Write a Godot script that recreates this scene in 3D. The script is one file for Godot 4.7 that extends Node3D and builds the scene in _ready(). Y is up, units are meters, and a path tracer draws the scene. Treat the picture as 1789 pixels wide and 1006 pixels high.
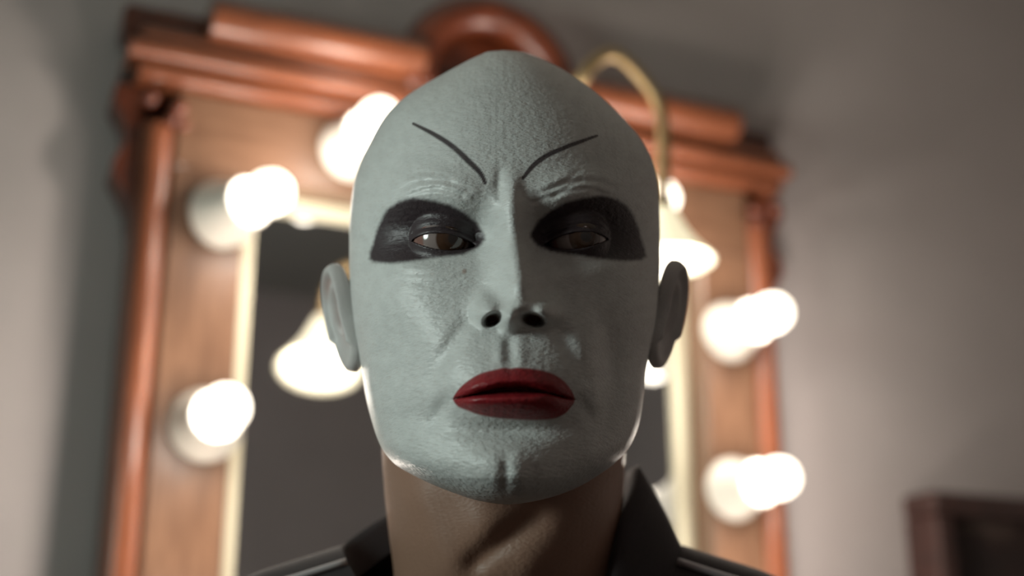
extends Node3D
# A man in white stage make-up before a wooden dressing-room mirror with bulbs.

const FOCAL := 2300.0          # focal length in pixels of a 1789 x 1006 frame
const PITCH := 17.5            # the camera looks up
const EYE := Vector3(0.0, 1.40, 0.0)
const TURN := 24.5             # the mirror stands turned to the camera
const MIRROR_AT := Vector3(-0.31666, 0.0, -1.30464)

var fw := Vector3(0, sin(deg_to_rad(PITCH)), -cos(deg_to_rad(PITCH)))
var upv := Vector3(0, cos(deg_to_rad(PITCH)), sin(deg_to_rad(PITCH)))
var room := Transform3D(Basis(Vector3(cos(deg_to_rad(TURN)), 0, -sin(deg_to_rad(TURN))), Vector3.UP, Vector3(sin(deg_to_rad(TURN)), 0, cos(deg_to_rad(TURN)))), MIRROR_AT)
var M := {}
var used := {}

func _ready() -> void:
	make_camera()
	make_materials()
	make_room()
	make_mirror()
	make_table()
	make_picture()
	make_studio_lamp()
	make_fill_lamp()
	make_person()

# ---------------------------------------------------------------- camera, air, light
func make_camera() -> void:
	var cam := Camera3D.new()
	cam.name = "camera"
	add_child(cam)
	cam.position = EYE
	cam.rotation_degrees = Vector3(PITCH, 0, 0)
	cam.near = 0.05
	cam.far = 50.0
	var at := CameraAttributesPhysical.new()
	at.frustum_focal_length = 24.0 * FOCAL / 1006.0
	at.frustum_focus_distance = 0.617
	at.exposure_aperture = 4.1
	at.exposure_multiplier = 1.0
	at.frustum_near = 0.05
	at.frustum_far = 50.0
	cam.attributes = at
	cam.current = true
	var we := WorldEnvironment.new()
	var e := Environment.new()
	e.background_mode = Environment.BG_COLOR
	e.background_color = Color(0.01, 0.01, 0.012)
	e.tonemap_mode = Environment.TONE_MAPPER_LINEAR
	e.tonemap_exposure = 1.0
	e.sdfgi_enabled = true
	e.ssao_enabled = true
	e.ssil_enabled = true
	we.environment = e
	we.name = "world"
	add_child(we)

func make_studio_lamp() -> void:
	# The soft lamp that lights the face from the side, on its stand beside the camera.
	var face := pt(880, 505, 0.64)
	var head := KEY_AT
	var o := thing("studio_lamp", "white studio lamp with round diffuser on a black stand beside the man", "lamp", Vector3(head.x, 0, head.z))
	var st := begin()
	lathe(st, [Vector2(0.0, 0.0), Vector2(0.16, 0.0), Vector2(0.16, 0.012), Vector2(0.03, 0.03), Vector2(0.0, 0.03)], Transform3D.IDENTITY, 32)
	part("base", st, M.black, o)
	st = begin()
	tube(st, [Vector3(0, 0.03, 0), Vector3(0, head.y - 0.09, 0)], [0.011, 0.011], 12)
	part("pole", st, M.black, o)
	var dir := (face - head).normalized()
	var z := -dir
	var x := Vector3.UP.cross(z).normalized()
	var xf := Transform3D(Basis(x, z.cross(x), z), Vector3(0, head.y, 0))
	st = begin()
	lathe(st, [Vector2(0.0, 0.07), Vector2(0.045, 0.07), Vector2(0.075, 0.05), Vector2(0.188, -0.005), Vector2(0.188, -0.012), Vector2(0.184, -0.012), Vector2(0.07, 0.045), Vector2(0.0, 0.05)], xf * Transform3D(Basis(Vector3.RIGHT, PI / 2), Vector3.ZERO), 40)
	part("reflector", st, M.black, o)
	st = begin()
	lathe(st, [Vector2(0.0, -0.006), Vector2(0.183, -0.006), Vector2(0.183, -0.004), Vector2(0.0, -0.004)], xf * Transform3D(Basis(Vector3.RIGHT, PI / 2), Vector3.ZERO), 40)
	part("diffuser", st, M.diffuser, o)
	var l := SpotLight3D.new()
	l.name = "studio_light"
	l.light_energy = 0.31
	l.light_color = Color(0.985, 0.985, 0.98)
	l.light_size = 0.18
	l.spot_angle = 9.5
	l.spot_angle_attenuation = 0.35
	l.spot_range = 8.0
	l.spot_attenuation = 2.0
	l.shadow_enabled = true
	o.add_child(l)
	l.transform = Transform3D(Basis(x, z.cross(x), z), Vector3(0, head.y, 0) + dir * 0.02)

const KEY_AT := Vector3(-0.84, 1.66, -0.19)

func make_fill_lamp() -> void:  # an unseen lamp, added only as dim fill for the shadows
	var o := thing("fill_lamp", "unseen round opal fill lamp added on the ceiling facing the wooden mirror", "lamp", room * Vector3(0.15, TOP, 1.95))
	var st := begin()
	lathe(st, [Vector2(0, 0), Vector2(0.15, 0), Vector2(0.15, -0.02), Vector2(0, -0.02)], Transform3D.IDENTITY, 32)
	part("fill_lamp_plate", st, M.porcelain, o)
	st = begin()
	lathe(st, [Vector2(0, -0.09), Vector2(0.06, -0.085), Vector2(0.11, -0.065), Vector2(0.135, -0.04), Vector2(0.14, -0.018), Vector2(0, -0.018)], Transform3D.IDENTITY, 32)
	part("fill_lamp_bowl", st, M.opal, o, "opal glass bowl of the added fill lamp")
	var l := OmniLight3D.new()
	l.name = "fill_light"
	l.light_energy = 0.014
	l.light_color = Color(1.0, 0.92, 0.93)
	l.light_size = 0.12
	l.omni_range = 8.0
	l.omni_attenuation = 2.0
	l.shadow_enabled = true
	o.add_child(l)
	l.position = Vector3(0, -0.05, 0)

# ---------------------------------------------------------------- helpers
func pt(px: float, py: float, depth: float) -> Vector3:
	# the place that lies at this depth behind a point of the 1789 x 1006 frame
	return EYE + fw * depth + Vector3.RIGHT * ((px - 894.5) * depth / FOCAL) + upv * ((503.0 - py) * depth / FOCAL)

func on_mirror(px: float, py: float, n: float) -> Vector3:
	# the same on the plane n metres before the mirror's front, in the mirror's own axes
	var d := fw + Vector3.RIGHT * ((px - 894.5) / FOCAL) + upv * ((503.0 - py) / FOCAL)
	var nn := room.basis.z
	var t := (room.origin + nn * n - EYE).dot(nn) / d.dot(nn)
	return room.affine_inverse() * (EYE + d * t)

func numbered(called: String) -> String:
	used[called] = used.get(called, -1) + 1
	return called if used[called] == 0 else "%s_%03d" % [called, used[called]]

func thing(called: String, label: String, category: String, at := Vector3.ZERO, group := "") -> Node3D:
	var o := Node3D.new()
	o.name = numbered(called)
	o.set_meta("label", label)
	o.set_meta("category", category)
	if group != "":
		o.set_meta("group", group)
	add_child(o)
	o.position = at
	return o

func begin() -> SurfaceTool:
	var st := SurfaceTool.new()
	st.begin(Mesh.PRIMITIVE_TRIANGLES)
	return st

func part(called: String, st: SurfaceTool, m: Material, parent: Node, label := "") -> MeshInstance3D:
	var o := MeshInstance3D.new()
	o.name = called
	st.generate_normals()
	o.mesh = st.commit()
	o.material_override = m
	parent.add_child(o, true)
	if label != "":
		o.set_meta("label", label)
	return o

func structure(called: String, st: SurfaceTool, m: Material, label: String) -> MeshInstance3D:
	var o := part(called, st, m, self)
	o.set_meta("kind", "structure")
	o.set_meta("label", label)
	return o

func quad(st: SurfaceTool, a: Vector3, b: Vector3, c: Vector3, d: Vector3) -> void:
	for v in [a, b, c, a, c, d]:
		st.add_vertex(v)

func box(st: SurfaceTool, lo: Vector3, hi: Vector3, xf := Transform3D.IDENTITY, bevel := 0.0) -> void:
	# a box with chamfered edges
	st.set_smooth_group(-1)
	var c := (lo + hi) / 2.0
	var h := (hi - lo) / 2.0
	var b := minf(bevel, minf(h.x, minf(h.y, h.z)) * 0.9)
	var ax := [Vector3(1, 0, 0), Vector3(0, 1, 0), Vector3(0, 0, 1)]
	for i in 3:
		var j := (i + 1) % 3
		var k := (i + 2) % 3
		for s in [-1.0, 1.0]:
			var o: Vector3 = c + ax[i] * h[i] * s
			var u: Vector3 = ax[j] * (h[j] - b)
			var v: Vector3 = ax[k] * (h[k] - b)
			if s > 0:
				quad(st, xf * (o - u - v), xf * (o - u + v), xf * (o + u + v), xf * (o + u - v))
			else:
				quad(st, xf * (o - u - v), xf * (o + u - v), xf * (o + u + v), xf * (o - u + v))
		if b > 0.0:
			for s in [-1.0, 1.0]:
				for t in [-1.0, 1.0]:
					var e: Vector3 = ax[i] * (h[i] - b)
					var p: Vector3 = c + ax[j] * h[j] * s + ax[k] * (h[k] - b) * t
					var q: Vector3 = c + ax[j] * (h[j] - b) * s + ax[k] * h[k] * t
					if s * t > 0:
						quad(st, xf * (p - e), xf * (q - e), xf * (q + e), xf * (p + e))
					else:
						quad(st, xf * (p - e), xf * (p + e), xf * (q + e), xf * (q - e))
	if b > 0.0:
		for sx in [-1.0, 1.0]:
			for sy in [-1.0, 1.0]:
				for sz in [-1.0, 1.0]:
					var vx := c + Vector3(h.x * sx, (h.y - b) * sy, (h.z - b) * sz)
					var vy := c + Vector3((h.x - b) * sx, h.y * sy, (h.z - b) * sz)
					var vz := c + Vector3((h.x - b) * sx, (h.y - b) * sy, h.z * sz)
					var tri := [vx, vz, vy] if sx * sy * sz > 0 else [vx, vy, vz]
					for v in tri:
						st.add_vertex(xf * v)

func lathe(st: SurfaceTool, profile: Array, xf: Transform3D, seg := 24, smooth := true) -> void:
	# profile of (radius, height) turned about y
	for i in profile.size() - 1:
		var p: Vector2 = profile[i]
		var q: Vector2 = profile[i + 1]
		st.set_smooth_group(0 if smooth else i + 1)
		for k in seg:
			var a := TAU * k / seg
			var b := TAU * (k + 1) / seg
			var v := [Vector3(p.x * cos(a), p.y, p.x * sin(a)), Vector3(p.x * cos(b), p.y, p.x * sin(b)), Vector3(q.x * cos(b), q.y, q.x * sin(b)), Vector3(q.x * cos(a), q.y, q.x * sin(a))]
			if p.x > 1e-6:
				for w in [0, 1, 2]:
					st.add_vertex(xf * (v[w] as Vector3))
			if q.x > 1e-6:
				for w in [0, 2, 3]:
					st.add_vertex(xf * (v[w] as Vector3))

func tube(st: SurfaceTool, pts: Array, radii: Array, seg := 12, caps := true) -> void:
	st.set_smooth_group(0)
	var rings := []
	var prev := Vector3.ZERO
	for i in pts.size():
		var t: Vector3 = ((pts[mini(i + 1, pts.size() - 1)] as Vector3) - (pts[maxi(i - 1, 0)] as Vector3)).normalized()
		var s := prev - t * prev.dot(t) if i > 0 else (Vector3.UP if absf(t.y) < 0.9 else Vector3.RIGHT).cross(t)
		s = s.normalized()
		prev = s
		var w := t.cross(s)
		var ring := []
		for k in seg:
			var a := TAU * k / seg
			ring.append((pts[i] as Vector3) + (s * cos(a) + w * sin(a)) * float(radii[i]))
		rings.append(ring)
	for i in rings.size() - 1:
		for k in seg:
			var k2 := (k + 1) % seg
			quad(st, rings[i][k], rings[i + 1][k], rings[i + 1][k2], rings[i][k2])
	if caps:
		for k in seg:
			var k2 := (k + 1) % seg
			for v in [pts[0], rings[0][k], rings[0][k2], pts[-1], rings[-1][k2], rings[-1][k]]:
				st.add_vertex(v)

func curve(pts: Array, steps := 8) -> Array:
	# a smooth line through the points
	var out := []
	for i in pts.size() - 1:
		var a: Vector3 = pts[maxi(i - 1, 0)]
		var d: Vector3 = pts[mini(i + 2, pts.size() - 1)]
		for k in steps:
			out.append((pts[i] as Vector3).cubic_interpolate(pts[i + 1], a, d, float(k) / steps))
	out.append(pts[-1])
	return out

func extrude(st: SurfaceTool, poly: Array, a: Vector3, b: Vector3, px: Vector3, py: Vector3, smooth := false) -> void:
	# a profile in the axes px, py swept from a to b, with end caps
	var n := poly.size()
	for i in n:
		var p: Vector2 = poly[i]
		var q: Vector2 = poly[(i + 1) % n]
		st.set_smooth_group(0 if smooth else -1)
		var p3 := px * p.x + py * p.y
		var q3 := px * q.x + py * q.y
		quad(st, a + p3, a + q3, b + q3, b + p3)
	st.set_smooth_group(-1)
	var flat := PackedVector2Array(poly)
	var tri := Geometry2D.triangulate_polygon(flat)
	for i in range(0, tri.size(), 3):
		for k in [0, 1, 2]:
			var p := flat[tri[i + k]]
			st.add_vertex(a + px * p.x + py * p.y)
		for k in [2, 1, 0]:
			var p := flat[tri[i + k]]
			st.add_vertex(b + px * p.x + py * p.y)

func arc(c: Vector2, r: float, a0: float, a1: float, n: int) -> Array:
	var out := []
	for i in n + 1:
		var a := deg_to_rad(lerpf(a0, a1, float(i) / n))
		out.append(c + Vector2(cos(a), sin(a)) * r)
	return out

# ---------------------------------------------------------------- materials
func noise_tex(freq: float, ramp: Array, seed_ := 1, size := 512, normal := false, bump := 4.0, kind := FastNoiseLite.TYPE_SIMPLEX_SMOOTH) -> NoiseTexture2D:
	var t := NoiseTexture2D.new()
	t.width = size
	t.height = size
	t.seamless = true
	var n := FastNoiseLite.new()
	n.noise_type = kind
	n.seed = seed_
	n.frequency = freq
	n.fractal_octaves = 4
	t.noise = n
	if normal:
		t.as_normal_map = true
		t.bump_strength = bump
	elif ramp.size() > 0:
		var g := Gradient.new()
		g.offsets = PackedFloat32Array()
		var cols := PackedColorArray()
		var offs := PackedFloat32Array()
		for i in ramp.size():
			offs.append(float(i) / (ramp.size() - 1))
			cols.append(ramp[i])
		g.offsets = offs
		g.colors = cols
		t.color_ramp = g
	return t

func plain(c: Color, rough: float, metal := 0.0) -> StandardMaterial3D:
	var m := StandardMaterial3D.new()
	m.albedo_color = c
	m.roughness = rough
	m.metallic = metal
	return m

func wood(dark: Color, light: Color, scale: Vector3, rough: float, coat: float, seed_: int) -> StandardMaterial3D:
	var m := plain(Color.WHITE, rough)
	m.albedo_texture = noise_tex(0.012, [dark, dark.lerp(light, 0.55), light, dark.lerp(light, 0.3)], seed_)
	m.uv1_triplanar = true
	m.uv1_scale = scale
	m.clearcoat_enabled = coat > 0.0
	m.clearcoat = coat
	m.clearcoat_roughness = 0.18
	m.normal_enabled = true
	m.normal_texture = noise_tex(0.02, [], seed_ + 7, 512, true, 1.5)
	m.normal_scale = 0.25
	return m

func glow(c: Color, energy: float, albedo := Color.WHITE) -> StandardMaterial3D:
	var m := plain(albedo, 0.3)
	m.emission_enabled = true
	m.emission = c
	m.emission_energy_multiplier = energy
	return m

func make_materials() -> void:
	M.wall = plain(Color.WHITE, 0.85)
	M.wall.albedo_texture = noise_tex(0.01, [Color(0.705, 0.675, 0.67), Color(0.755, 0.725, 0.72)], 3)
	M.wall.uv1_triplanar = true
	M.wall.uv1_scale = Vector3(0.7, 0.7, 0.7)
	M.ceiling = plain(Color(0.70, 0.70, 0.68), 0.9)
	M.floor = wood(Color(0.16, 0.09, 0.05), Color(0.28, 0.17, 0.10), Vector3(1, 1, 8), 0.5, 0.3, 21)
	M.moulding = wood(Color(0.36, 0.20, 0.13), Color(0.50, 0.29, 0.19), Vector3(9, 1.2, 9), 0.35, 0.6, 15)
	M.moulding_across = wood(Color(0.36, 0.20, 0.13), Color(0.50, 0.29, 0.19), Vector3(1.2, 9, 9), 0.35, 0.6, 16)
	M.wood = wood(Color(0.37, 0.265, 0.20), Color(0.48, 0.36, 0.28), Vector3(9, 1.2, 9), 0.38, 0.6, 5)
	M.wood_across = wood(Color(0.37, 0.265, 0.20), Color(0.48, 0.36, 0.28), Vector3(1.2, 9, 9), 0.38, 0.6, 6)
	M.wood_dark = wood(Color(0.26, 0.11, 0.06), Color(0.40, 0.19, 0.10), Vector3(4, 4, 4), 0.35, 0.6, 8)
	M.frame = wood(Color(0.17, 0.11, 0.105), Color(0.27, 0.17, 0.15), Vector3(6, 6, 6), 0.4, 0.3, 9)
	M.canvas = plain(Color.WHITE, 0.7)
	M.canvas.albedo_texture = noise_tex(0.006, [Color(0.10, 0.075, 0.08), Color(0.16, 0.115, 0.11), Color(0.22, 0.155, 0.14), Color(0.45, 0.39, 0.36)], 12)
	M.canvas.uv1_triplanar = true
	M.canvas.uv1_scale = Vector3(2.2, 2.2, 2.2)
	M.cream = plain(Color(0.86, 0.84, 0.74), 0.5)
	M.porcelain = plain(Color(0.93, 0.92, 0.88), 0.2)
	M.porcelain.clearcoat_enabled = true
	M.porcelain.clearcoat = 0.6
	M.brass = plain(Color(0.72, 0.63, 0.47), 0.45, 0.75)
	M.mirror = plain(Color(0.86, 0.87, 0.88), 0.03, 1.0)
	M.bulb = glow(Color(1.0, 0.95, 0.86), 4.0)
	M.shade = glow(Color(1.0, 0.95, 0.80), 0.85, Color(0.95, 0.93, 0.84))
	M.diffuser = glow(Color(0.9, 1.0, 0.96), 6.0)
	M.opal = glow(Color(1.0, 0.95, 0.93), 0.6)  # glowing bowl of the added fill lamp
	M.black = plain(Color(0.03, 0.03, 0.03), 0.5)
	M.cloth = plain(Color.WHITE, 0.9)
	M.cloth.albedo_texture = noise_tex(0.08, [Color(0.17, 0.145, 0.155), Color(0.24, 0.205, 0.215)], 31)
	M.cloth.uv1_triplanar = true
	M.cloth.uv1_scale = Vector3(12, 12, 12)
	M.cloth.rim_enabled = true
	M.cloth.rim = 0.2
	M.piping = plain(Color(0.72, 0.69, 0.70), 0.6)
	M.trousers = plain(Color(0.06, 0.06, 0.07), 0.9)
	M.skin = plain(Color.WHITE, 0.43)
	M.skin.vertex_color_use_as_albedo = true
	M.skin.normal_enabled = true
	M.skin.normal_texture = noise_tex(0.03, [], 41, 512, true, 5.0)
	M.skin.normal_scale = 0.8
	M.skin.uv1_triplanar = true
	M.skin.uv1_scale = Vector3(18, 55, 18)
	M.eye = plain(Color.WHITE, 0.12)
	M.eye.vertex_color_use_as_albedo = true
	M.eye.clearcoat_enabled = true
	M.eye.clearcoat = 1.0
	M.eye.clearcoat_roughness = 0.03

# ---------------------------------------------------------------- the room
const WALL_N := -0.062         # the back wall behind the mirror's front
const TOP := 2.60

func make_room() -> void:
	var st := begin()
	box(st, Vector3(-1.8, -0.1, WALL_N - 0.2), Vector3(2.1, 0.0, 2.6), room)
	structure("floor", st, M.floor, "dark wooden floor of the dressing room")
	st = begin()
	box(st, Vector3(-1.8, TOP, WALL_N - 0.2), Vector3(2.1, TOP + 0.1, 2.6), room)
	structure("ceiling", st, M.ceiling, "grey white plaster ceiling above the mirror")
	st = begin()
	box(st, Vector3(-1.8, 0, WALL_N - 0.2), Vector3(2.1, TOP, WALL_N), room)
	structure("wall_back", st, M.wall, "pale plaster wall behind the wooden mirror")
	st = begin()
	box(st, Vector3(-1.8, 0, WALL_N), Vector3(-1.6, TOP, 2.6), room)
	structure("wall_left", st, M.wall, "pale plaster wall beside the studio lamp")
	st = begin()
	box(st, Vector3(-1.6, 0, 2.4), Vector3(2.1, TOP, 2.6), room)
	structure("wall_front", st, M.wall, "pale plaster wall opposite the mirror")
	st = begin()
	box(st, Vector3(1.55, 0, WALL_N), Vector3(1.75, TOP, 2.4), room)
	structure("wall_right", st, M.wall, "pale plaster wall on the far side of the picture")

# ---------------------------------------------------------------- the mirror with its bulbs
func half_round(r: float, flat: float) -> Array:
	return arc(Vector2(0, 0), r, -90, 90, 12) + [Vector2(-flat, r), Vector2(-flat, -r)]

func make_mirror() -> void:
	var o := thing("vanity_mirror", "tall wooden dressing mirror with carved crest, glowing bulbs and two cream lamp shades", "mirror", room.origin)
	o.transform = room
	var L := -0.045
	var R := 0.68
	var bottom := 0.80
	var c := 0.3175
	var X := Vector3.RIGHT
	var Y := Vector3.UP
	var Z := Vector3.BACK
	var st := begin()
	box(st, Vector3(L - 0.03, bottom, -0.062), Vector3(R + 0.03, 2.05, -0.055))
	part("back_board", st, M.wood_dark, o)
	for s in [[L, 0.035], [0.607, R]]:
		st = begin()
		box(st, Vector3(s[0], bottom + 0.1, -0.056), Vector3(s[1], 1.94, 0.0), Transform3D.IDENTITY, 0.003)
		part("stile", st, M.wood, o)
	st = begin()
	box(st, Vector3(L, 1.94, -0.056), Vector3(R, 2.03, 0.0), Transform3D.IDENTITY, 0.003)
	part("rail", st, M.wood_across, o)
	st = begin()
	box(st, Vector3(L, bottom, -0.056), Vector3(R, bottom + 0.1, 0.0), Transform3D.IDENTITY, 0.003)
	part("rail", st, M.wood_across, o)
	st = begin()
	box(st, Vector3(0.03, bottom + 0.1, -0.054), Vector3(0.612, 1.945, -0.046))
	part("mirror_glass", st, M.mirror, o, "dark silvered mirror glass")
	for s in [[0.035, 0.055, 0], [0.585, 0.607, 0]]:
		st = begin()
		box(st, Vector3(s[0], bottom + 0.1, -0.0465), Vector3(s[1], 1.94, -0.038), Transform3D.IDENTITY, 0.002)
		part("slip", st, M.cream, o, "cream slip round the glass")
	st = begin()
	box(st, Vector3(0.055, 1.922, -0.0465), Vector3(0.585, 1.94, -0.038), Transform3D.IDENTITY, 0.002)
	part("slip", st, M.cream, o, "cream slip round the glass")
	# rounded mouldings down both outer edges
	for u in [L - 0.018, R + 0.018]:
		st = begin()
		var pr := [Vector2(-0.017, -0.06)] + arc(Vector2(0, -0.010), 0.017, 180, 0, 16) + [Vector2(0.017, -0.06)]
		pr.reverse()
		extrude(st, pr, Vector3(u, bottom, 0), Vector3(u, 1.985, 0), X, Z, true)
		part("outer_moulding", st, M.moulding, o)
	# cornice in three steps
	var steps := [[2.03, 2.052, 0.006, 0.0], [2.052, 2.072, 0.016, 0.012], [2.072, 2.09, 0.010, 0.0]]
	for s in steps:
		st = begin()
		var h: float = (s[1] - s[0]) / 2.0
		var pr := [Vector2(-0.06, -h), Vector2(s[2], -h)] + arc(Vector2(s[2], 0), h, -90, 90, 10) + [Vector2(s[2], h), Vector2(-0.06, h)]
		extrude(st, pr, Vector3(L - 0.045 - s[3], (s[0] + s[1]) / 2.0, 0), Vector3(R + 0.045 + s[3], (s[0] + s[1]) / 2.0, 0), Z, Y, true)
		part("cornice", st, M.moulding_across, o)
	# pediment roll on either side of the crest
	for s in [[-0.02, 0.225], [0.41, 0.655]]:
		st = begin()
		var pr := [Vector2(-0.06, -0.024)] + arc(Vector2(0.014, 0.0), 0.024, -90, 90, 14) + [Vector2(-0.06, 0.024)]
		extrude(st, pr, Vector3(s[0], 2.113, 0.0), Vector3(s[1], 2.113, 0.0), Z, Y, true)
		part("pediment_roll", st, M.moulding_across, o)
	for s in [[L - 0.062, -0.018], [0.653, R + 0.062]]:
		st = begin()
		box(st, Vector3(s[0], 2.09, -0.06), Vector3(s[1], 2.132, -0.018), Transform3D.IDENTITY, 0.005)
		part("end_block", st, M.wood_dark, o)
	# round crest: a ring on a sunken board
	st = begin()
	var ring := []
	var rr := []
	for i in 41:
		var a := PI * (1.08 - 1.16 * i / 40.0)
		ring.append(Vector3(c + 0.094 * cos(a), 2.105 + 0.094 * sin(a), 0.004))
		rr.append(0.024)
	tube(st, ring, rr, 16)
	part("crest_ring", st, M.wood_dark, o)
	st = begin()
	var disc := arc(Vector2(0, 0), 0.092, -4, 184, 32)
	extrude(st, disc, Vector3(c, 2.105, -0.06), Vector3(c, 2.105, -0.025), X, Y)
	part("crest_board", st, M.wood_dark, o)
	# carved brackets and beads under the cornice ends
	for side in [-1.0, 1.0]:
		st = begin()
		var sx: float = R + 0.036 if side > 0 else L - 0.036
		var poly := [Vector2(0, 2.03), Vector2(0.028, 2.03), Vector2(0.03, 2.012), Vector2(0.016, 1.99), Vector2(0.012, 1.965), Vector2(0.022, 1.945), Vector2(0.024, 1.93), Vector2(0.014, 1.915), Vector2(0.004, 1.895), Vector2(0, 1.87)]
		var pp := []
		for p in poly:
			pp.append(Vector2(p.x * side, p.y))
		if side > 0:
			pp.reverse()
		extrude(st, pp, Vector3(sx, 0, -0.06), Vector3(sx, 0, -0.012), X, Y)
		part("bracket", st, M.wood_dark, o)
		for b in [[-0.012, 1.996, 0.009], [0.018, 1.990, 0.010], [0.012, 1.976, 0.008], [0.024, 1.972, 0.007]]:
			st = begin()
			var bx: float = (L - 0.02 + b[0]) if side < 0 else (R + 0.02 - b[0])
			lathe(st, ball(b[2], 8), Transform3D(Basis.IDENTITY, Vector3(bx, b[1] + 0.01, 0.016)), 14)
			part("bead", st, M.wood_dark, o)
	# the bulbs: flared porcelain holders screwed to the frame
	for b in [[0.008, 1.893, 20.0], [0.008, 1.667, 0.0], [0.150, 1.993, 0.0], [0.494, 1.958, 0.0], [0.643, 1.838, 0.0], [0.638, 1.643, 0.0], [0.008, 1.45, 0.0], [0.640, 1.45, 0.0]]:
		bulb_holder(o, Vector3(b[0], b[1], 0.0), b[2])
	# two lamps on brass arms that hang before the glass
	for side in [-1.0, 1.0]:
		arm_lamp(o, c, side)

func ball(r: float, n: int, squash := 1.0) -> Array:
	var out := []
	for i in n + 1:
		var a := PI * i / n - PI / 2
		out.append(Vector2(maxf(0.0, r * cos(a)) if i > 0 and i < n else 0.0, r * sin(a) * squash))
	return out

func aim(dir: Vector3, at: Vector3) -> Transform3D:
	# a transform whose y axis points along dir
	var y := dir.normalized()
	var x := (Vector3.UP if absf(y.y) < 0.95 else Vector3.RIGHT).cross(y).normalized()
	return Transform3D(Basis(x, y, x.cross(y)), at)

func bulb_holder(o: Node3D, at: Vector3, tilt: float) -> void:
	var dir := Vector3(sin(deg_to_rad(tilt)), 0, cos(deg_to_rad(tilt)))
	var xf := aim(dir, at)
	var st := begin()
	lathe(st, [Vector2(0, -0.004), Vector2(0.036, -0.004), Vector2(0.038, 0.002), Vector2(0.036, 0.010), Vector2(0.031, 0.022), Vector2(0.027, 0.045), Vector2(0.026, 0.056), Vector2(0.023, 0.058), Vector2(0.018, 0.054), Vector2(0, 0.054)], xf, 32)
	var h := part("bulb_holder", st, M.porcelain, o, "white flared porcelain bulb holder")
	st = begin()
	lathe(st, [Vector2(0, 0.054), Vector2(0.012, 0.056), Vector2(0.014, 0.064), Vector2(0.019, 0.074), Vector2(0.0225, 0.086), Vector2(0.0225, 0.094), Vector2(0.020, 0.104), Vector2(0.014, 0.112), Vector2(0.007, 0.116), Vector2(0, 0.117)], xf, 28)
	part("bulb", st, M.bulb, h, "lit round light bulb")
	var l := OmniLight3D.new()
	l.name = "bulb_light"
	l.light_energy = BULB
	l.light_color = Color(1.0, 0.945, 0.895)
	l.light_size = 0.02
	l.omni_range = 6.0
	l.omni_attenuation = 2.0
	l.shadow_enabled = true
	h.add_child(l, true)
	l.position = xf * Vector3(0, 0.09, 0)

const BULB := 0.036

func arm_lamp(o: Node3D, c: float, side: float) -> void:
	var lamp := Node3D.new()
	lamp.name = "arm_lamp"
	o.add_child(lamp, true)
	lamp.set_meta("label", "brass arm lamp with a cream cone shade")
	var r := 0.050 if side > 0 else 0.056
	var dir := Vector3(0.0, -1, 0.05) if side > 0 else Vector3(-0.16, -1, -0.34)
	var path := [Vector3(c + (0.089 if side > 0 else 0.095) * side, 1.878 if side > 0 else 1.888, 0.24)]
	var tall := 0.80 if side > 0 else 1.0
	var bend := [[0.094, 1.965, 0.24], [0.088, 2.0, 0.24], [0.068, 2.026, 0.24], [0.040, 2.044, 0.24], [0.018, 2.034, 0.237], [0.002, 2.008, 0.22], [0.0, 1.99, 0.12], [0.0, 1.985, -0.01]]
	if side < 0:
		bend = [[0.094, 1.925, 0.238], [0.082, 1.955, 0.235], [0.055, 1.972, 0.23], [0.025, 1.982, 0.22], [0.0, 1.988, 0.19], [0.0, 1.988, 0.1], [0.0, 1.985, -0.01]]
	for p in bend:
		path.append(Vector3(c + p[0] * side, p[1], p[2]))
	var line := curve(path, 8)
	var rr := []
	for i in line.size():
		rr.append(0.0068)
	var st := begin()
	tube(st, line, rr, 14)
	part("arm", st, M.brass, lamp, "brass tube arm")
	var xf := aim(-dir, path[0])
	st = begin()
	var k := r / 0.05
	lathe(st, [Vector2(0.010, 0.004), Vector2(0.014, 0.0), Vector2(0.018, -0.012), Vector2(0.024, -0.028), Vector2(0.033, -0.046), Vector2(0.044, -0.062), Vector2(0.050, -0.070), Vector2(0.0485, -0.071), Vector2(0.042, -0.062), Vector2(0.031, -0.046), Vector2(0.022, -0.028), Vector2(0.016, -0.012), Vector2(0.010, 0.0)], xf * Transform3D(Basis.from_scale(Vector3(k, k * tall, k)), Vector3.ZERO), 40)
	part("lamp_shade", st, M.shade, lamp, "cream glass cone shade")
	st = begin()
	lathe(st, [Vector2(0.0, 0.012), Vector2(0.012, 0.012), Vector2(0.013, 0.0), Vector2(0.013, -0.008), Vector2(0, -0.008)], xf, 20)
	part("socket", st, M.brass, lamp, "brass socket cap")
	st = begin()
	lathe(st, ball(0.026, 14), xf * Transform3D(Basis.IDENTITY, Vector3(0, -0.046 * k, 0)), 24)
	part("bulb", st, M.bulb, lamp, "lit round light bulb")
	var l := OmniLight3D.new()
	l.name = "shade_light"
	l.light_energy = BULB * 0.6
	l.light_color = Color(1.0, 0.945, 0.895)
	l.light_size = 0.02
	l.omni_range = 6.0
	l.omni_attenuation = 2.0
	l.shadow_enabled = true
	lamp.add_child(l, true)
	l.position = xf * Vector3(0, -0.050 * k, 0)

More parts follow.
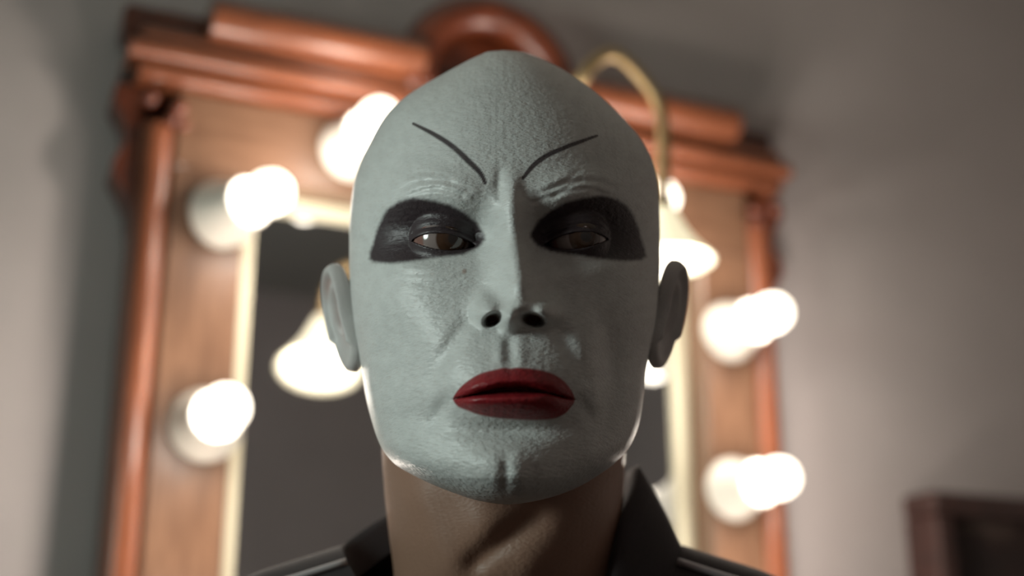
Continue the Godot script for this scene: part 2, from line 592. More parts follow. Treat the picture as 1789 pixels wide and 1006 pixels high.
func make_table() -> void:
	var o := thing("dressing_table", "dark brown wooden dressing table carrying the bulb mirror", "table", room.origin)
	o.transform = room
	var st := begin()
	box(st, Vector3(-0.12, 0.77, -0.06), Vector3(0.755, 0.80, 0.26), Transform3D.IDENTITY, 0.006)
	part("table_top", st, M.wood_dark, o)
	for s in [-0.10, 0.485]:
		st = begin()
		box(st, Vector3(s, 0.06, -0.055), Vector3(s + 0.25, 0.77, 0.235), Transform3D.IDENTITY, 0.004)
		part("pedestal", st, M.wood_dark, o)
		st = begin()
		box(st, Vector3(s + 0.02, 0.0, -0.05), Vector3(s + 0.23, 0.06, 0.215))
		part("plinth", st, M.wood_dark, o)
		for k in 3:
			st = begin()
			box(st, Vector3(s + 0.012, 0.085 + k * 0.228, 0.234), Vector3(s + 0.238, 0.295 + k * 0.228, 0.248), Transform3D.IDENTITY, 0.003)
			var d := part("drawer", st, M.wood, o)
			st = begin()
			lathe(st, [Vector2(0, 0), Vector2(0.006, 0), Vector2(0.006, 0.01), Vector2(0.013, 0.016), Vector2(0.011, 0.024), Vector2(0, 0.026)], aim(Vector3.BACK, Vector3(s + 0.125, 0.19 + k * 0.228, 0.248)), 16)
			part("knob", st, M.brass, d)

func make_picture() -> void:
	# a deep dark frame hung on the wall beside the mirror
	var c := on_mirror(1630, 856, 0.0)
	var w := 0.36
	var h := 0.46
	var o := thing("framed_picture", "dark picture in a deep dark brown wooden frame on the pale wall", "picture", room * Vector3(c.x, c.y - h, WALL_N))
	o.basis = room.basis
	var deep := -WALL_N
	var b := 0.030
	for s in [[0.0, w, h - b, h], [0.0, w, 0.0, b], [0.0, b, b, h - b], [w - b, w, b, h - b]]:
		var st := begin()
		box(st, Vector3(s[0], s[2], 0.0), Vector3(s[1], s[3], deep), Transform3D.IDENTITY, 0.004)
		part("frame_rail", st, M.frame, o)
	var st := begin()
	box(st, Vector3(b - 0.002, b - 0.002, 0.0), Vector3(w - b + 0.002, h - b + 0.002, deep - 0.018))
	part("canvas", st, M.canvas, o, "dark brown canvas with a pale blot")

# ---------------------------------------------------------------- the man
# Landmarks of the head: outline, depth of the front, of the widest part and of the back, by height in the frame.
const ROWS := [88.0, 90.0, 95.0, 102.0, 117.0, 133.0, 150.0, 174.0, 203.0, 242.0, 281.0, 321.0, 368.0, 411.0, 454.0, 500.0, 560.0, 617.0, 652.0, 687.0, 734.0, 777.0, 809.0, 830.0, 848.0, 862.0, 873.0, 879.0, 881.0]
const LEFT := [879.0, 853.0, 841.0, 825.0, 796.0, 767.0, 737.0, 702.0, 673.0, 650.0, 631.0, 618.0, 612.0, 610.0, 610.0, 612.0, 618.0, 627.0, 633.0, 638.0, 649.0, 664.0, 688.0, 722.0, 760.0, 796.0, 830.0, 862.0, 882.0]
const RIGHT := [884.0, 912.0, 927.0, 945.0, 976.0, 1001.0, 1026.0, 1056.0, 1086.0, 1119.0, 1140.0, 1149.0, 1152.0, 1153.0, 1153.0, 1151.0, 1146.0, 1134.0, 1128.0, 1125.0, 1118.0, 1102.0, 1074.0, 1045.0, 1015.0, 983.0, 945.0, 912.0, 890.0]
const FRONT := [0.700, 0.691, 0.683, 0.675, 0.663, 0.654, 0.647, 0.639, 0.631, 0.623, 0.617, 0.612, 0.610, 0.612, 0.610, 0.606, 0.600, 0.594, 0.590, 0.588, 0.590, 0.587, 0.584, 0.584, 0.587, 0.592, 0.601, 0.613, 0.622]
const SIDE := [0.705, 0.705, 0.705, 0.705, 0.705, 0.705, 0.705, 0.704, 0.703, 0.702, 0.700, 0.698, 0.696, 0.694, 0.692, 0.690, 0.687, 0.683, 0.680, 0.676, 0.668, 0.658, 0.650, 0.644, 0.638, 0.633, 0.629, 0.626, 0.625]
const BACK := [0.710, 0.719, 0.727, 0.735, 0.749, 0.762, 0.774, 0.788, 0.800, 0.812, 0.820, 0.824, 0.824, 0.820, 0.812, 0.802, 0.790, 0.778, 0.766, 0.750, 0.728, 0.706, 0.690, 0.676, 0.664, 0.652, 0.642, 0.632, 0.627]

func table(xs: Array, ys: Array, x: float) -> float:
	# smooth reading of a table
	var n := xs.size()
	if x <= xs[0]:
		return ys[0]
	if x >= xs[n - 1]:
		return ys[n - 1]
	var i := 0
	while xs[i + 1] < x:
		i += 1
	var h: float = xs[i + 1] - xs[i]
	var t: float = (x - xs[i]) / h
	var s: float = (ys[i + 1] - ys[i]) / h
	var m0 := s
	var m1 := s
	if i > 0:
		var p: float = (ys[i] - ys[i - 1]) / (xs[i] - xs[i - 1])
		m0 = 0.0 if p * s <= 0.0 else 2.0 * p * s / (p + s)
	if i < n - 2:
		var q: float = (ys[i + 2] - ys[i + 1]) / (xs[i + 2] - xs[i + 1])
		m1 = 0.0 if q * s <= 0.0 else 2.0 * q * s / (q + s)
	var t2 := t * t
	var t3 := t2 * t
	return (2 * t3 - 3 * t2 + 1) * ys[i] + (t3 - 2 * t2 + t) * h * m0 + (3 * t2 - 2 * t3) * ys[i + 1] + (t3 - t2) * h * m1

# clay brushes: dabs [x, y, sx, sy, turn, metres outwards, hardness] and strokes [[x, y, width, metres], ...]
var dabs := []

func dab(x: float, y: float, sx: float, sy: float, turn: float, amp: float, hard := 2.0, both := false) -> void:
	dabs.append([x, y, sx, sy, cos(deg_to_rad(turn)), sin(deg_to_rad(turn)), amp, hard, 3.0 * maxf(sx, sy)])
	if both:
		dab(1778.0 - x, y, sx, sy, -turn, amp, hard, false)

func stroke(pts: Array, both := false) -> void:
	# a row of overlapping dabs along a smooth line
	for i in pts.size() - 1:
		var p: Array = pts[i]
		var q: Array = pts[i + 1]
		var a: Array = pts[maxi(i - 1, 0)]
		var d: Array = pts[mini(i + 2, pts.size() - 1)]
		var length := Vector2(q[0] - p[0], q[1] - p[1]).length()
		var w: float = (p[2] + q[2]) / 2.0
		var n := maxi(1, int(ceil(length / (w * 0.9))))
		for k in n:
			var t := (k + 0.5) / n
			var c := Vector2(p[0], p[1]).cubic_interpolate(Vector2(q[0], q[1]), Vector2(a[0], a[1]), Vector2(d[0], d[1]), t)
			var ww: float = lerpf(p[2], q[2], t)
			var amp: float = lerpf(p[3], q[3], t) * (length / n) / (ww * 2.5066)
			dab(c.x, c.y, ww, ww, 0, amp, 2.0, both)

func line_near(pts: Array, x: float, y: float) -> Vector2:
	# squared distance over squared width to the nearest point of a stroke, and the stroke's strength there
	var best := Vector2(1e9, 0)
	for i in pts.size() - 1:
		var p: Array = pts[i]
		var q: Array = pts[i + 1]
		var dx: float = q[0] - p[0]
		var dy: float = q[1] - p[1]
		var t := clampf(((x - p[0]) * dx + (y - p[1]) * dy) / (dx * dx + dy * dy), 0.0, 1.0)
		var ex: float = x - p[0] - dx * t
		var ey: float = y - p[1] - dy * t
		var w: float = lerpf(p[2], q[2], t)
		var d := (ex * ex + ey * ey) / (w * w)
		if d < best.x:
			best = Vector2(d, lerpf(p[3], q[3], t))
	return best

const LIP_X := [790.0, 800.0, 811.0, 840.0, 862.0, 883.0, 892.0, 901.0, 918.0, 933.0, 964.0, 985.0, 998.0, 1006.0]
const LIP_TOP := [696.0, 681.0, 670.0, 652.0, 646.0, 642.0, 643.5, 642.0, 642.5, 644.0, 652.0, 665.0, 681.0, 697.0]
const LIP_MID := [697.0, 694.5, 692.5, 686.0, 681.0, 678.0, 678.0, 677.5, 678.0, 680.0, 687.0, 693.0, 696.0, 698.0]
const LIP_LOW := [698.0, 710.0, 715.0, 725.0, 729.0, 731.5, 732.0, 732.5, 733.5, 734.0, 732.0, 724.0, 711.0, 699.0]
const EYES := [[774.0, 419.0, 793.0, 417.0, 720.0, 831.0, 421.0, 430.0, 1.0], [1008.0, 417.0, 1024.0, 413.0, 951.0, 1062.0, 428.0, 419.0, -1.0]]
const BALL_R := 0.0148
const BALL_D := 0.6318

func lid(e: Array, x: float) -> Vector2:
	# the upper and lower edge of an eye's opening at x
	var t: float = (x - e[4]) / (e[5] - e[4])
	if t <= 0.0 or t >= 1.0:
		return Vector2(1, -1)
	var base: float = lerpf(e[6], e[7], t)
	var s := t if e[8] > 0 else 1.0 - t
	var top := 17.5 * pow(sin(PI * pow(s, 0.9)), 0.75)
	var low := 11.0 * pow(sin(PI * pow(s, 1.1)), 0.8)
	return Vector2(base - top, base + low)

func patch_inside(poly: PackedVector2Array, p: Vector2) -> float:
	# signed distance to a polygon, positive inside
	var d := 1e9
	var n := poly.size()
	for i in n:
		var a := poly[i]
		var b := poly[(i + 1) % n]
		d = minf(d, p.distance_squared_to(Geometry2D.get_closest_point_to_segment(p, a, b)))
	d = sqrt(d)
	return d if Geometry2D.is_point_in_polygon(p, poly) else -d

func sculpt() -> void:
	# brow ridge, eye sockets, cheekbones
	stroke([[660, 362, 22, 0.002], [700, 335, 24, 0.005], [765, 326, 24, 0.006], [832, 346, 20, 0.004]], true)
	dab(768, 408, 66, 34, 4, -0.0085, 2.0, true)
	dab(836, 400, 22, 34, 0, -0.005, 2.0, true)
	dab(690, 520, 62, 44, -18, 0.006, 2.0, true)
	dab(735, 470, 60, 14, 6, 0.0025, 2.0, true)
	dab(728, 655, 42, 78, -14, -0.006, 2.0, true)
	dab(628, 330, 36, 80, 0, -0.003, 2.0, true)
	stroke([[690, 760, 26, 0.002], [730, 800, 26, 0.003], [790, 838, 26, 0.002]], true)
	# forehead
	dab(800, 230, 70, 60, 0, 0.002, 2.0, true)
	stroke([[874, 292, 6, -0.0008], [871, 322, 6, -0.0020], [874, 350, 6, -0.0010]])
	stroke([[897, 300, 9, 0.0010], [896, 330, 10, 0.0022], [894, 362, 10, 0.0015]])
	stroke([[912, 318, 7, -0.0006], [914, 346, 7, -0.0014]])
	stroke([[775, 212, 5, -0.0002], [860, 207, 5, -0.0005], [960, 213, 5, -0.0002]])
	stroke([[700, 330, 4, -0.0006], [740, 316, 4, -0.0016], [790, 320, 4, -0.0014], [822, 334, 4, -0.0005]], true)
	stroke([[716, 340, 3.5, -0.0005], [760, 329, 3.5, -0.0014], [812, 343, 3.5, -0.0009]], true)
	stroke([[676, 470, 4, -0.0002], [730, 479, 4, -0.0010], [800, 470, 4, -0.0003]])
	stroke([[690, 486, 4, -0.0002], [750, 496, 4, -0.0007], [806, 488, 4, -0.0002]])
	stroke([[922, 356, 4, -0.0006], [968, 340, 4, -0.0014], [1018, 312, 4, -0.0006]])
	stroke([[935, 340, 4, -0.0004], [980, 322, 4, -0.0011], [1015, 296, 4, -0.0003]])
	stroke([[690, 318, 4, -0.0003], [735, 302, 4, -0.0009], [790, 312, 4, -0.0005]])
	stroke([[1052, 540, 14, -0.0010], [1066, 620, 13, -0.0034], [1066, 700, 13, -0.0034], [1052, 780, 14, -0.0012]])
	dab(1028, 655, 26, 72, -6, 0.0058)
	# nose
	stroke([[893, 330, 23, 0.002], [896, 372, 22, 0.0080], [901, 425, 24, 0.0165], [906, 475, 28, 0.0255], [910, 512, 31, 0.0305]])
	dab(909, 522, 28, 23, 0, 0.0085, 2.4)
	dab(848, 540, 19, 19, 20, 0.0125, 2.6)
	dab(958, 543, 19, 19, -20, 0.0125, 2.6)
	dab(890, 560, 11, 14, 0, 0.010, 2.4)
	dab(905, 545, 44, 16, 0, 0.0085, 2.6)
	stroke([[830, 520, 7, -0.001], [824, 545, 8, -0.0030], [832, 568, 8, -0.0020]])
	stroke([[976, 522, 7, -0.001], [984, 547, 8, -0.0030], [976, 570, 8, -0.0020]])
	dab(860, 558, 13, 9, -28, -0.019, 5.0)
	dab(931, 558, 17, 9, 14, -0.019, 5.0)
	# mouth region
	dab(897, 650, 105, 74, 0, 0.0085, 2.4)
	stroke([[888, 585, 7, -0.0009], [890, 612, 8, -0.0017], [892, 636, 8, -0.0008]])
	stroke([[873, 590, 7, 0.0008], [874, 634, 8, 0.0016]])
	stroke([[908, 588, 8, 0.0008], [909, 634, 9, 0.0013]])
	stroke([[818, 556, 9, -0.0008], [795, 592, 11, -0.0030], [770, 632, 12, -0.0026], [752, 668, 12, -0.0010]], true)
	dab(748, 590, 34, 40, -30, 0.0030, 2.0, true)
	stroke([[786, 695, 11, -0.0020], [770, 714, 9, -0.0026], [757, 740, 10, -0.0012]])
	stroke([[1008, 695, 11, -0.0020], [1024, 714, 9, -0.0026], [1037, 740, 10, -0.0012]])
	dab(895, 752, 60, 11, 0, -0.0045, 2.0)
	# chin
	dab(884, 822, 60, 36, 0, 0.0085, 2.4)
	stroke([[884, 790, 8, -0.0006], [883, 826, 8, -0.0026], [882, 860, 8, -0.0014]])
	stroke([[926, 800, 10, -0.0006], [932, 840, 10, -0.0016]])
	dab(790, 770, 40, 24, 20, 0.0020, 2.0, true)

func outwards(x: float, y: float, rows: Array) -> float:
	var s := 0.0
	for b in rows[0]:
		var dx: float = x - b[0]
		if absf(dx) > b[8]:
			continue
		var dy: float = y - b[1]
		var u: float = (dx * b[4] + dy * b[5]) / b[2]
		var v: float = (dy * b[4] - dx * b[5]) / b[3]
		var q := u * u + v * v
		if q < 9.0:
			s += b[6] * maxf(0.0, exp(-0.5 * (q if b[7] == 2.0 else pow(q, b[7] * 0.5))) - 0.0111)
	return s

func make_person() -> void:
	var foot := Vector3(0.0, 0.0, -0.75)
	var o := thing("person", "bald man in white face paint with black eye patches, red lips and dark jacket", "person", foot)
	sculpt()
	var verts := PackedVector3Array()
	var cols := PackedColorArray()
	var idx := PackedInt32Array()
	add_head(verts, cols, idx, foot)
	add_ear(verts, cols, idx, foot, -1.0)
	add_ear(verts, cols, idx, foot, 1.0)
	add_neck(verts, cols, idx, foot)
	var arr := []
	arr.resize(Mesh.ARRAY_MAX)
	arr[Mesh.ARRAY_VERTEX] = verts
	arr[Mesh.ARRAY_COLOR] = cols
	arr[Mesh.ARRAY_INDEX] = idx
	var am := ArrayMesh.new()
	am.add_surface_from_arrays(Mesh.PRIMITIVE_TRIANGLES, arr)
	var st := SurfaceTool.new()
	st.create_from(am, 0)
	st.generate_normals()
	var mi := MeshInstance3D.new()
	mi.name = "body"
	mi.mesh = st.commit()
	mi.material_override = M.skin
	mi.set_meta("label", "bald head in brushed white paint on a bare neck")
	o.add_child(mi)
	for e in EYES:
		make_eye(o, e, foot)
	make_clothes(o, foot)

const SKIN := Color(0.33, 0.19, 0.135)          # bare neck, one even tone
const PAINT := Color(0.615, 0.63, 0.615)         # white face paint
const DARK := Color(0.045, 0.032, 0.036)         # black make-up round the eyes and drawn brows
const RED := Color(0.26, 0.016, 0.022)           # lipstick
const PUPIL_BLACK := Color(0.02, 0.017, 0.016)   # eyeballs only
const IRIS_BROWN := Color(0.055, 0.03, 0.019)
const EYE_WHITE := Color(0.25, 0.20, 0.19)
const EYE_CORNER := Color(0.22, 0.12, 0.10)

func grid(cols_n: int, base: int, rows_n: int, idx: PackedInt32Array, flip := false) -> void:
	for i in rows_n - 1:
		for k in cols_n - 1:
			var a := base + i * cols_n + k
			var b := a + 1
			var c := a + cols_n
			var d := c + 1
			if flip:
				idx.append_array([a, c, b, b, c, d])
			else:
				idx.append_array([a, b, c, b, d, c])

func add_head(verts: PackedVector3Array, cols: PackedColorArray, idx: PackedInt32Array, foot: Vector3) -> void:
	var patch := PackedVector2Array([Vector2(722, 345), Vector2(755, 350), Vector2(787, 358), Vector2(811, 371), Vector2(832, 388), Vector2(847, 411), Vector2(847, 419), Vector2(835, 433), Vector2(811, 444), Vector2(763, 450), Vector2(715, 457), Vector2(684, 460), Vector2(652, 458), Vector2(645, 452), Vector2(647, 438), Vector2(653, 422), Vector2(658, 403), Vector2(668, 380), Vector2(676, 366), Vector2(696, 352)])
	var patch2 := PackedVector2Array()
	for p in patch:
		patch2.append(Vector2(1774 - p.x, p.y - 4.0))
	var brows := []
	for drawn in [[[722, 216, 2.2], [759, 235, 3.8], [791, 256, 4.4], [818, 281, 4.8], [838, 301, 4.2], [848, 320, 2.6]], [[914, 311, 3.0], [932, 289, 4.0], [955, 272, 4.0], [986, 258, 3.6], [1018, 246, 3.0], [1043, 237, 2.0]]]:
		var fine_line := []
		var dots := []
		for p in drawn:
			dots.append(Vector3(p[0], p[1], p[2]))
		for q in curve(dots, 5):
			fine_line.append([q.x, q.y, q.z, 1.0])
		brows.append(fine_line)
	var grain := FastNoiseLite.new()
	grain.seed = 5
	grain.frequency = 0.035
	grain.fractal_octaves = 4
	var rows_n := 470
	var half := 250
	var n := half * 2 + 1
	var base := verts.size()
	var sn := PackedFloat32Array()
	var cs := PackedFloat32Array()
	for k in n:
		var t := float(k - half) / half
		var a := absf(t)
		# dense over the face, sparse behind
		var phi := (a / 0.80) * deg_to_rad(98) if a < 0.80 else deg_to_rad(98) + (a - 0.80) / 0.20 * deg_to_rad(82)
		phi *= signf(t)
		sn.append(sin(phi))
		cs.append(cos(phi))
	for i in rows_n:
		var v := float(i) / (rows_n - 1)
		var y := 88.0 + 793.0 * lerpf(v, 0.5 - 0.5 * cos(PI * v), 0.35)
		var xl := table(ROWS, LEFT, y)
		var xr := table(ROWS, RIGHT, y)
		var df := table(ROWS, FRONT, y)
		var ds := table(ROWS, SIDE, y)
		var db := table(ROWS, BACK, y)
		var cx := (xl + xr) / 2.0
		var w := (xr - xl) / 2.0
		var ex := 2.0 / lerpf(2.05, 2.35, smoothstep(180, 420, y) * (1.0 - smoothstep(700, 850, y)))
		var near := [[]]
		for b in dabs:
			if absf(y - b[1]) < b[8]:
				near[0].append(b)
		for k in n:
			var s := sn[k]
			var c := cs[k]
			var sx := signf(s) * pow(absf(s), ex)
			var cc := pow(absf(c), ex)
			var x := cx + w * sx
			var d := ds + (df - ds) * cc if c > 0.0 else ds + (db - ds) * cc
			if c < 0.0:
				x = cx + w * sx * ds / d
			var col := PAINT
			if c > -0.05:
				var face := smoothstep(-0.05, 0.22, c)
				d -= outwards(x, y, near) * face
				var p := Vector2(x, y)
				var g := grain.get_noise_2d(x, y)
				# brushed paint and pores
				var rough := 0.8 + 0.25 * smoothstep(725.0, 790.0, y) * (1.0 - smoothstep(850.0, 875.0, y))
				d += face * rough * (0.00030 * grain.get_noise_2d(x * 1.3 + y * 0.8, y * 3.4 - x * 0.9) + 0.00011 * grain.get_noise_2d(x * 4.0 + 90.0, y * 5.0))
				# thin and thick paint
				col = PAINT * (1.0 + 0.10 * g)
				var fine := grain.get_noise_2d(x * 2.2 + 500.0, y * 7.0)
				col = col.lerp(SKIN, clampf(fine * 0.35 - 0.06, 0.0, 0.2))
				col.a = 1.0
				# eyes
				for e in EYES:
					if absf(x - e[0]) < 95.0 and absf(y - e[1]) < 70.0:
						var bx: float = (x - e[0]) * BALL_D / FOCAL
						var by: float = (y - e[1]) * BALL_D / FOCAL
						var q := bx * bx + by * by
						var ro := BALL_R + 0.0014
						if q < ro * ro * 0.999:
							var skin: float = BALL_D - sqrt(ro * ro - q)
							var kk := 0.0045
							var hh := clampf(0.5 + 0.5 * (d - skin) / kk, 0.0, 1.0)
							d = lerpf(d, skin, hh) - kk * hh * (1.0 - hh)
							# crease above the upper lid
						var o := lid(e, x)
						if o.y > o.x:
							var inside := minf(y - o.x, o.y - y)
							var crease := exp(-0.5 * pow((y - o.x + 13.0) / 3.5, 2.0))
							d += 0.0012 * crease
							d += 0.0085 * smoothstep(-1.0, 3.0, inside)
				# dark patches round the eyes, with ragged edges
				if y > 335.0 and y < 470.0:
					var rag := 1.4 * grain.get_noise_2d(x * 3.0, y * 3.0)
					if x > 635.0 and x < 860.0:
						col = col.lerp(DARK, smoothstep(-4.5, 4.5, patch_inside(patch, p) + rag))
					elif x > 915.0 and x < 1140.0:
						col = col.lerp(DARK, smoothstep(-4.5, 4.5, patch_inside(patch2, p) + rag))
				# drawn eyebrows
				if y > 205.0 and y < 330.0 and x > 710.0 and x < 1055.0:
					for b in brows:
						var r := line_near(b, x, y)
						if r.x < 4.0:
							col = col.lerp(DARK, 0.95 * (1.0 - smoothstep(0.55, 1.7, r.x)))
				# lips
				if y > 632.0 and y < 745.0 and x > 782.0 and x < 1014.0:
					var lt := table(LIP_X, LIP_TOP, x)
					var lm := table(LIP_X, LIP_MID, x)
					var ll := table(LIP_X, LIP_LOW, x)
					var ends := smoothstep(788.0, 830.0, x) * (1.0 - smoothstep(965.0, 1008.0, x))
					var gap := 1.2 + 4.4 * smoothstep(820.0, 880.0, x) * (1.0 - smoothstep(915.0, 965.0, x))
					var mid := lm + gap * 0.6
					if y < mid:
						var t := clampf((y - lt) / maxf(mid - lt, 1.0), 0.0, 1.0)
						d -= 0.0052 * ends * sin(PI * pow(t, 1.15) * 0.92)
					else:
						var t := clampf((y - mid) / maxf(ll - mid, 1.0), 0.0, 1.0)
						d -= 0.0068 * ends * sin(PI * lerpf(0.12, 1.0, pow(t, 0.85)))
					var away := absf(y - mid) / gap
					d += (0.0067 * ends + 0.0012 * smoothstep(784.0, 800.0, x) * (1.0 - smoothstep(996.0, 1012.0, x))) * exp(-0.5 * away * away)
					var on := minf(y - lt, ll - y)
					if x > 787.0 and x < 1010.0:
						col = col.lerp(RED * (1.0 + 0.25 * grain.get_noise_2d(x * 5.0, y)), smoothstep(-2.0, 2.5, on) * smoothstep(788.0, 794.0, x) * (1.0 - smoothstep(1001.0, 1007.0, x)))
						col = col.lerp(Color(0.14, 0.012, 0.014), (1.0 - smoothstep(0.7, 1.4, away)) * smoothstep(1.0, 4.0, on))
				# nostrils are bare inside
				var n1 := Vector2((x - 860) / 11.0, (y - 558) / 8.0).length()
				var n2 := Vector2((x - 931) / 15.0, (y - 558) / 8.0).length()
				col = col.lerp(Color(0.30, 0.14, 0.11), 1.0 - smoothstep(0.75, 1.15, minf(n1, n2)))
				# a mole on the cheek
				col = col.lerp(SKIN, 0.6 * (1.0 - smoothstep(2.5, 5.5, Vector2(x - 811, y - 474).length())))
			# the paint stops at a ragged line behind the jaw; beyond it the skin is bare
			if y > 600.0 and c < -0.07 + 0.03 * grain.get_noise_2d(x * 2.0, y * 2.0):
				col = SKIN
			col.a = 1.0
			verts.append(pt(x, y, d) - foot)
			cols.append(col)
	grid(n, base, rows_n, idx)

func add_ear(verts: PackedVector3Array, cols: PackedColorArray, idx: PackedInt32Array, foot: Vector3, side: float) -> void:
	# an ear as a shell: out over the front, round the rim and back behind
	var yc := 556.0 if side < 0 else 550.0
	var hx := 596.0 if side < 0 else 1168.0
	var dep := 0.697
	var centre := pt(hx, yc, dep)
	var outw := Vector3.RIGHT * side
	var back := (outw * 0.42 + fw * 0.88 ).normalized()
	var up := (upv * 0.985 + fw * 0.17 + outw * 0.17).normalized()
	var nrm := (outw * 0.88 - fw * 0.42).normalized()
	var base := verts.size()
	var nt := 64
	var nr := 34
	var ear_col := Color(0.55, 0.50, 0.49)
	for i in nr:
		var q := float(i) / (nr - 1)
		var front := q < 0.62
		var r := q / 0.56 if q < 0.56 else (1.0 if q < 0.62 else 1.0 - (q - 0.62) / 0.38)
		r = minf(r, 1.0)
		for k in nt + 1:
			var a := TAU * k / nt
			var ca := cos(a)
			var sa := sin(a)
			# outline: broad at the top, narrow lobe
			var hb := 0.0190 * (1.0 + 0.16 * sa) * lerpf(lerpf(0.62, 1.25, smoothstep(0.2, -0.7, sa)), 1.0, smoothstep(-0.3, 0.3, ca))
			var hh := 0.0300 if sa > 0 else 0.0290
			var p := back * (hb * ca * r) + up * (hh * sa * r)
			var lift := 0.0
			if front:
				var rim := exp(-pow((r - 0.88) / 0.10, 2.0)) * (0.0045 if sa > -0.5 else 0.002)
				var fold := exp(-pow((r - 0.58) / 0.12, 2.0)) * 0.0030 * smoothstep(-0.7, 0.0, sa) * smoothstep(-0.3, 0.4, ca)
				var bowl := -0.007 * exp(-pow(r / 0.42, 2.0))
				lift = rim + fold + bowl
				if q > 0.56:
					lift = rim * (1.0 - (q - 0.56) / 0.06) - 0.004 * (q - 0.56) / 0.06
			else:
				lift = -0.004 - 0.004 * (1.0 - r)
			p += nrm * lift
			verts.append(centre + p - foot)
			var dirt := 0.5 + 0.5 * sin(a * 3.0 + r * 7.0)
			var c := PAINT.lerp(ear_col, 0.5 + 0.3 * dirt)
			if side < 0 and front:
				# bare skin shows on the rim and before the bowl
				c = c.lerp(Color(0.42, 0.25, 0.22), 0.7 * exp(-pow((r - 0.75) / 0.08, 2.0)) * smoothstep(0.2, 0.8, sa) * smoothstep(0.0, 0.5, ca))
				c = c.lerp(Color(0.42, 0.25, 0.22), 0.6 * exp(-pow((r - 0.35) / 0.15, 2.0)))
			c.a = 1.0
			cols.append(c)
	grid(nt + 1, base, nr, idx, side > 0)

func add_neck(verts: PackedVector3Array, cols: PackedColorArray, idx: PackedInt32Array, foot: Vector3) -> void:
	var ys := [640.0, 780.0, 850.0, 930.0, 1006.0, 1060.0, 1110.0, 1180.0]
	var cx := [880.0, 880.0, 880.0, 882.0, 886.0, 888.0, 890.0, 890.0]
	var ww := [205.0, 213.0, 209.0, 203.0, 198.0, 215.0, 280.0, 380.0]
	var dc := [0.725, 0.722, 0.722, 0.724, 0.728, 0.735, 0.745, 0.76]
	var dr := [0.056, 0.060, 0.062, 0.062, 0.062, 0.064, 0.070, 0.085]
	var keep := dabs
	dabs = []
	dab(845, 925, 34, 38, 0, 0.0045)
	stroke([[1045, 860, 28, 0.003], [985, 930, 26, 0.004], [905, 1004, 24, 0.005]])
	stroke([[948, 893, 16, -0.003], [885, 938, 15, -0.0052], [822, 990, 14, -0.0052]])
	stroke([[716, 850, 26, 0.003], [745, 930, 26, 0.004], [790, 1010, 24, 0.005]])
	var base := verts.size()
	var n := 161
	var rows_n := 130
	for i in rows_n:
		var y := lerpf(640.0, 1180.0, float(i) / (rows_n - 1))
		var near := [[]]
		for b in dabs:
			if absf(y - b[1]) < b[8]:
				near[0].append(b)
		for k in n:
			var a := TAU * k / (n - 1) - PI
			var x := table(ys, cx, y) + table(ys, ww, y) * sin(a)
			var d := table(ys, dc, y) - table(ys, dr, y) * cos(a)
			if cos(a) > 0.0:
				d -= outwards(x, y, near) * smoothstep(0.0, 0.3, cos(a))
			verts.append(pt(x, y, d) - foot)
			cols.append(SKIN)
	grid(n, base, rows_n, idx)
	dabs = keep

func make_eye(o: Node3D, e: Array, foot: Vector3) -> void:
	var centre := pt(e[0], e[1], BALL_D)
	var look := (pt(e[2], e[3], BALL_D - BALL_R) - centre).normalized()
	var xf := aim(look, centre - foot)
	var st := begin()
	st.set_smooth_group(0)
	var prof := []
	var tones := []
	for i in 49:
		var a := PI * i / 48.0
		var r := BALL_R
		# the clear front bulges a little
		r += 0.0007 * (1.0 - smoothstep(0.25, 0.56, a))
		prof.append(Vector2(r * sin(a), r * cos(a)))
		var c := EYE_WHITE
		if a < 0.155:
			c = PUPIL_BLACK
		elif a < 0.50:
			c = IRIS_BROWN
		elif a < 0.56:
			c = IRIS_BROWN
		elif a > 1.0:
			c = EYE_CORNER
		tones.append(c)
	for i in 48:
		for k in 48:
			var a := TAU * k / 48
			var b := TAU * (k + 1) / 48
			var p: Vector2 = prof[i]
			var q: Vector2 = prof[i + 1]
			var v := [Vector3(p.x * cos(a), p.y, p.x * sin(a)), Vector3(p.x * cos(b), p.y, p.x * sin(b)), Vector3(q.x * cos(b), q.y, q.x * sin(b)), Vector3(q.x * cos(a), q.y, q.x * sin(a))]
			for w in [0, 2, 1, 0, 3, 2]:
				st.set_color(tones[i] if w < 2 else tones[i + 1])
				st.add_vertex(xf * (v[w] as Vector3))
	part("eye", st, M.eye, o, "dark brown eye looking past the camera")

func loft(st: SurfaceTool, rings: Array, closed := true) -> void:
	st.set_smooth_group(0)
	for i in rings.size() - 1:
		var n: int = rings[i].size()
		for k in (n if closed else n - 1):
			var k2 := (k + 1) % n
			quad(st, rings[i][k], rings[i][k2], rings[i + 1][k2], rings[i + 1][k])

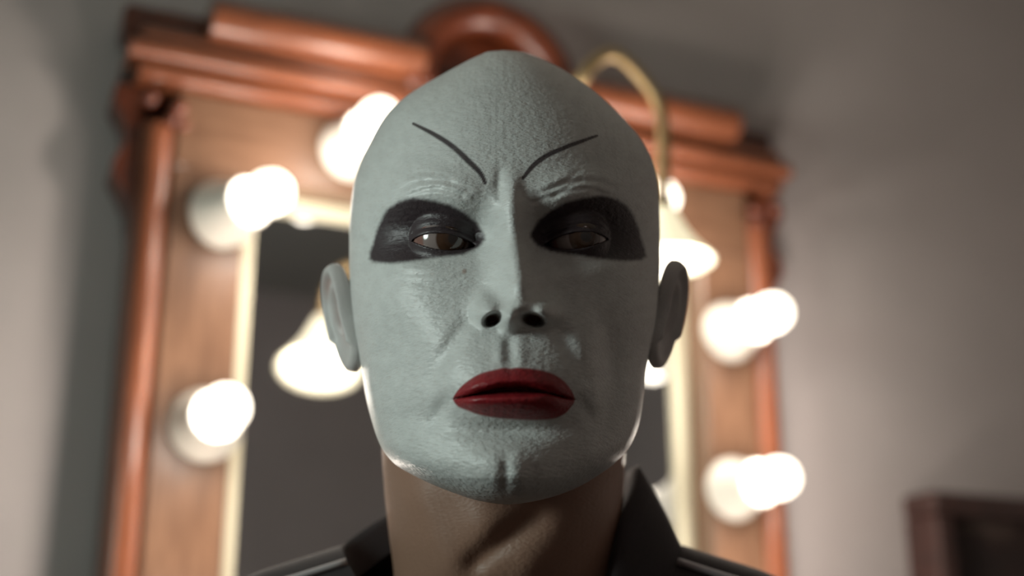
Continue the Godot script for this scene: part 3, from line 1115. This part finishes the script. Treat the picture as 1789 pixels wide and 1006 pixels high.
func make_clothes(o: Node3D, foot: Vector3) -> void:
	# heights are from the floor, everything about the person's own axis
	var st := begin()
	var ys := [0.84, 0.95, 1.10, 1.25, 1.36, 1.41, 1.445, 1.466, 1.478, 1.486]
	var wx := [0.195, 0.185, 0.180, 0.195, 0.214, 0.212, 0.193, 0.158, 0.122, 0.097]
	var wz := [0.125, 0.120, 0.118, 0.125, 0.120, 0.112, 0.102, 0.092, 0.084, 0.078]
	var rings := []
	var n := 72
	for i in 40:
		var y := lerpf(0.84, 1.486, pow(float(i) / 39.0, 0.8))
		var ring := []
		var open := smoothstep(1.38, 1.486, y)
		for k in n:
			var a := TAU * k / n
			var z := cos(a) * table(ys, wz, y) - 0.012
			var x := sin(a) * table(ys, wx, y)
			var drop := 0.085 * open * pow(maxf(0.0, cos(a)), 2.0)
			var fold := 0.002 * sin(y * 60.0 + sin(a * 3.0) * 2.0)
			ring.append(Vector3(x * (1.0 + fold), y - drop, z * (1.0 + fold)))
		rings.append(ring)
	loft(st, rings)
	for s in [-1.0, 1.0]:
		tube(st, curve([Vector3(0.165 * s, 1.415, -0.012), Vector3(0.215 * s, 1.33, -0.015), Vector3(0.245 * s, 1.15, -0.03), Vector3(0.235 * s, 1.03, 0.0), Vector3(0.19 * s, 0.92, 0.07)], 6), span([0.050, 0.062, 0.054, 0.048, 0.042], 6), 24)
	var jacket := part("jacket", st, M.cloth, o, "dark charcoal jacket with raised collar")
	# collar: stands round the neck, open at the front
	st = begin()
	rings = []
	for j in 9:
		var t := float(j) / 8.0
		var ring := []
		for k in 61:
			var a := deg_to_rad(lerpf(18.0, 276.0, k / 60.0))
			var side := sin(a)
			var ends := smoothstep(0.0, 0.16, k / 60.0) * (1.0 - smoothstep(0.86, 1.0, k / 60.0))
			var low := Vector3(side * 0.100, 1.478 - 0.05 * pow(maxf(0.0, cos(a)), 1.5), cos(a) * 0.082 - 0.014)
			var high := Vector3(side * (0.0690 if side < 0 else 0.0672), lerpf(1.512, 1.534, clampf(0.5 + side, 0.0, 1.0)) - 0.075 * pow(maxf(0.0, cos(a)), 1.3), cos(a) * 0.068 + 0.0)
			high = low.lerp(high, lerpf(0.25, 1.0, ends))
			var p := low.lerp(high, minf(t * 1.5, 1.0)) if t < 0.667 else high.lerp(high + Vector3(-side * 0.004, -0.02, -cos(a) * 0.004), (t - 0.667) * 3.0)
			p += Vector3(side, 0, cos(a)) * 0.004 * sin(PI * t)
			ring.append(p)
		rings.append(ring)
	loft(st, rings, false)
	part("collar", st, M.cloth, jacket, "raised dark jacket collar")
	# pale piping along the shoulder seams
	for s in [-1.0, 1.0]:
		st = begin()
		var seam := []
		for i in 14:
			var y := lerpf(1.486, 1.42, pow(i / 13.0, 1.4))
			seam.append(Vector3(s * sin(1.15) * table(ys, wx, y) * 1.02, y - 0.085 * smoothstep(1.38, 1.486, y) * pow(cos(1.15), 2.0) + 0.002, cos(1.15) * table(ys, wz, y) * 1.02 - 0.012))
		tube(st, seam, span([0.0018, 0.0018], 13), 8)
		part("piping", st, M.piping, jacket, "pale shoulder piping")
	# trousers and shoes
	st = begin()
	for s in [-1.0, 1.0]:
		tube(st, curve([Vector3(0.075 * s, 0.93, -0.01), Vector3(0.09 * s, 0.80, -0.01), Vector3(0.095 * s, 0.48, 0.0), Vector3(0.10 * s, 0.07, -0.015)], 6), span([0.10, 0.095, 0.068, 0.052], 6), 24)
	part("trousers", st, M.trousers, o, "dark trousers")
	for s in [-1.0, 1.0]:
		st = begin()
		rings = []
		for i in 15:
			var t := i / 14.0
			var z := lerpf(-0.085, 0.19, t)
			var w := 0.040 * sqrt(maxf(0.02, 1.0 - pow(absf(t * 2.0 - 1.0), 4.0))) * lerpf(0.85, 1.1, sin(PI * minf(1.0, t * 1.2)))
			var h := lerpf(0.085, 0.045, smoothstep(0.3, 0.8, t)) * sqrt(maxf(0.05, 1.0 - pow(absf(t * 2.0 - 1.0), 6.0)))
			var ring := []
			for k in 20:
				var a := TAU * k / 20
				ring.append(Vector3(0.10 * s + w * cos(a), maxf(0.0, h * 0.42 + h * 0.58 * sin(a)), z))
			rings.append(ring)
		loft(st, rings)
		part("shoe", st, M.black, o, "black leather shoe")

func span(vals: Array, steps: int) -> Array:
	var out := []
	for i in vals.size() - 1:
		for k in steps:
			out.append(lerpf(vals[i], vals[i + 1], float(k) / steps))
	out.append(vals[-1])
	return out
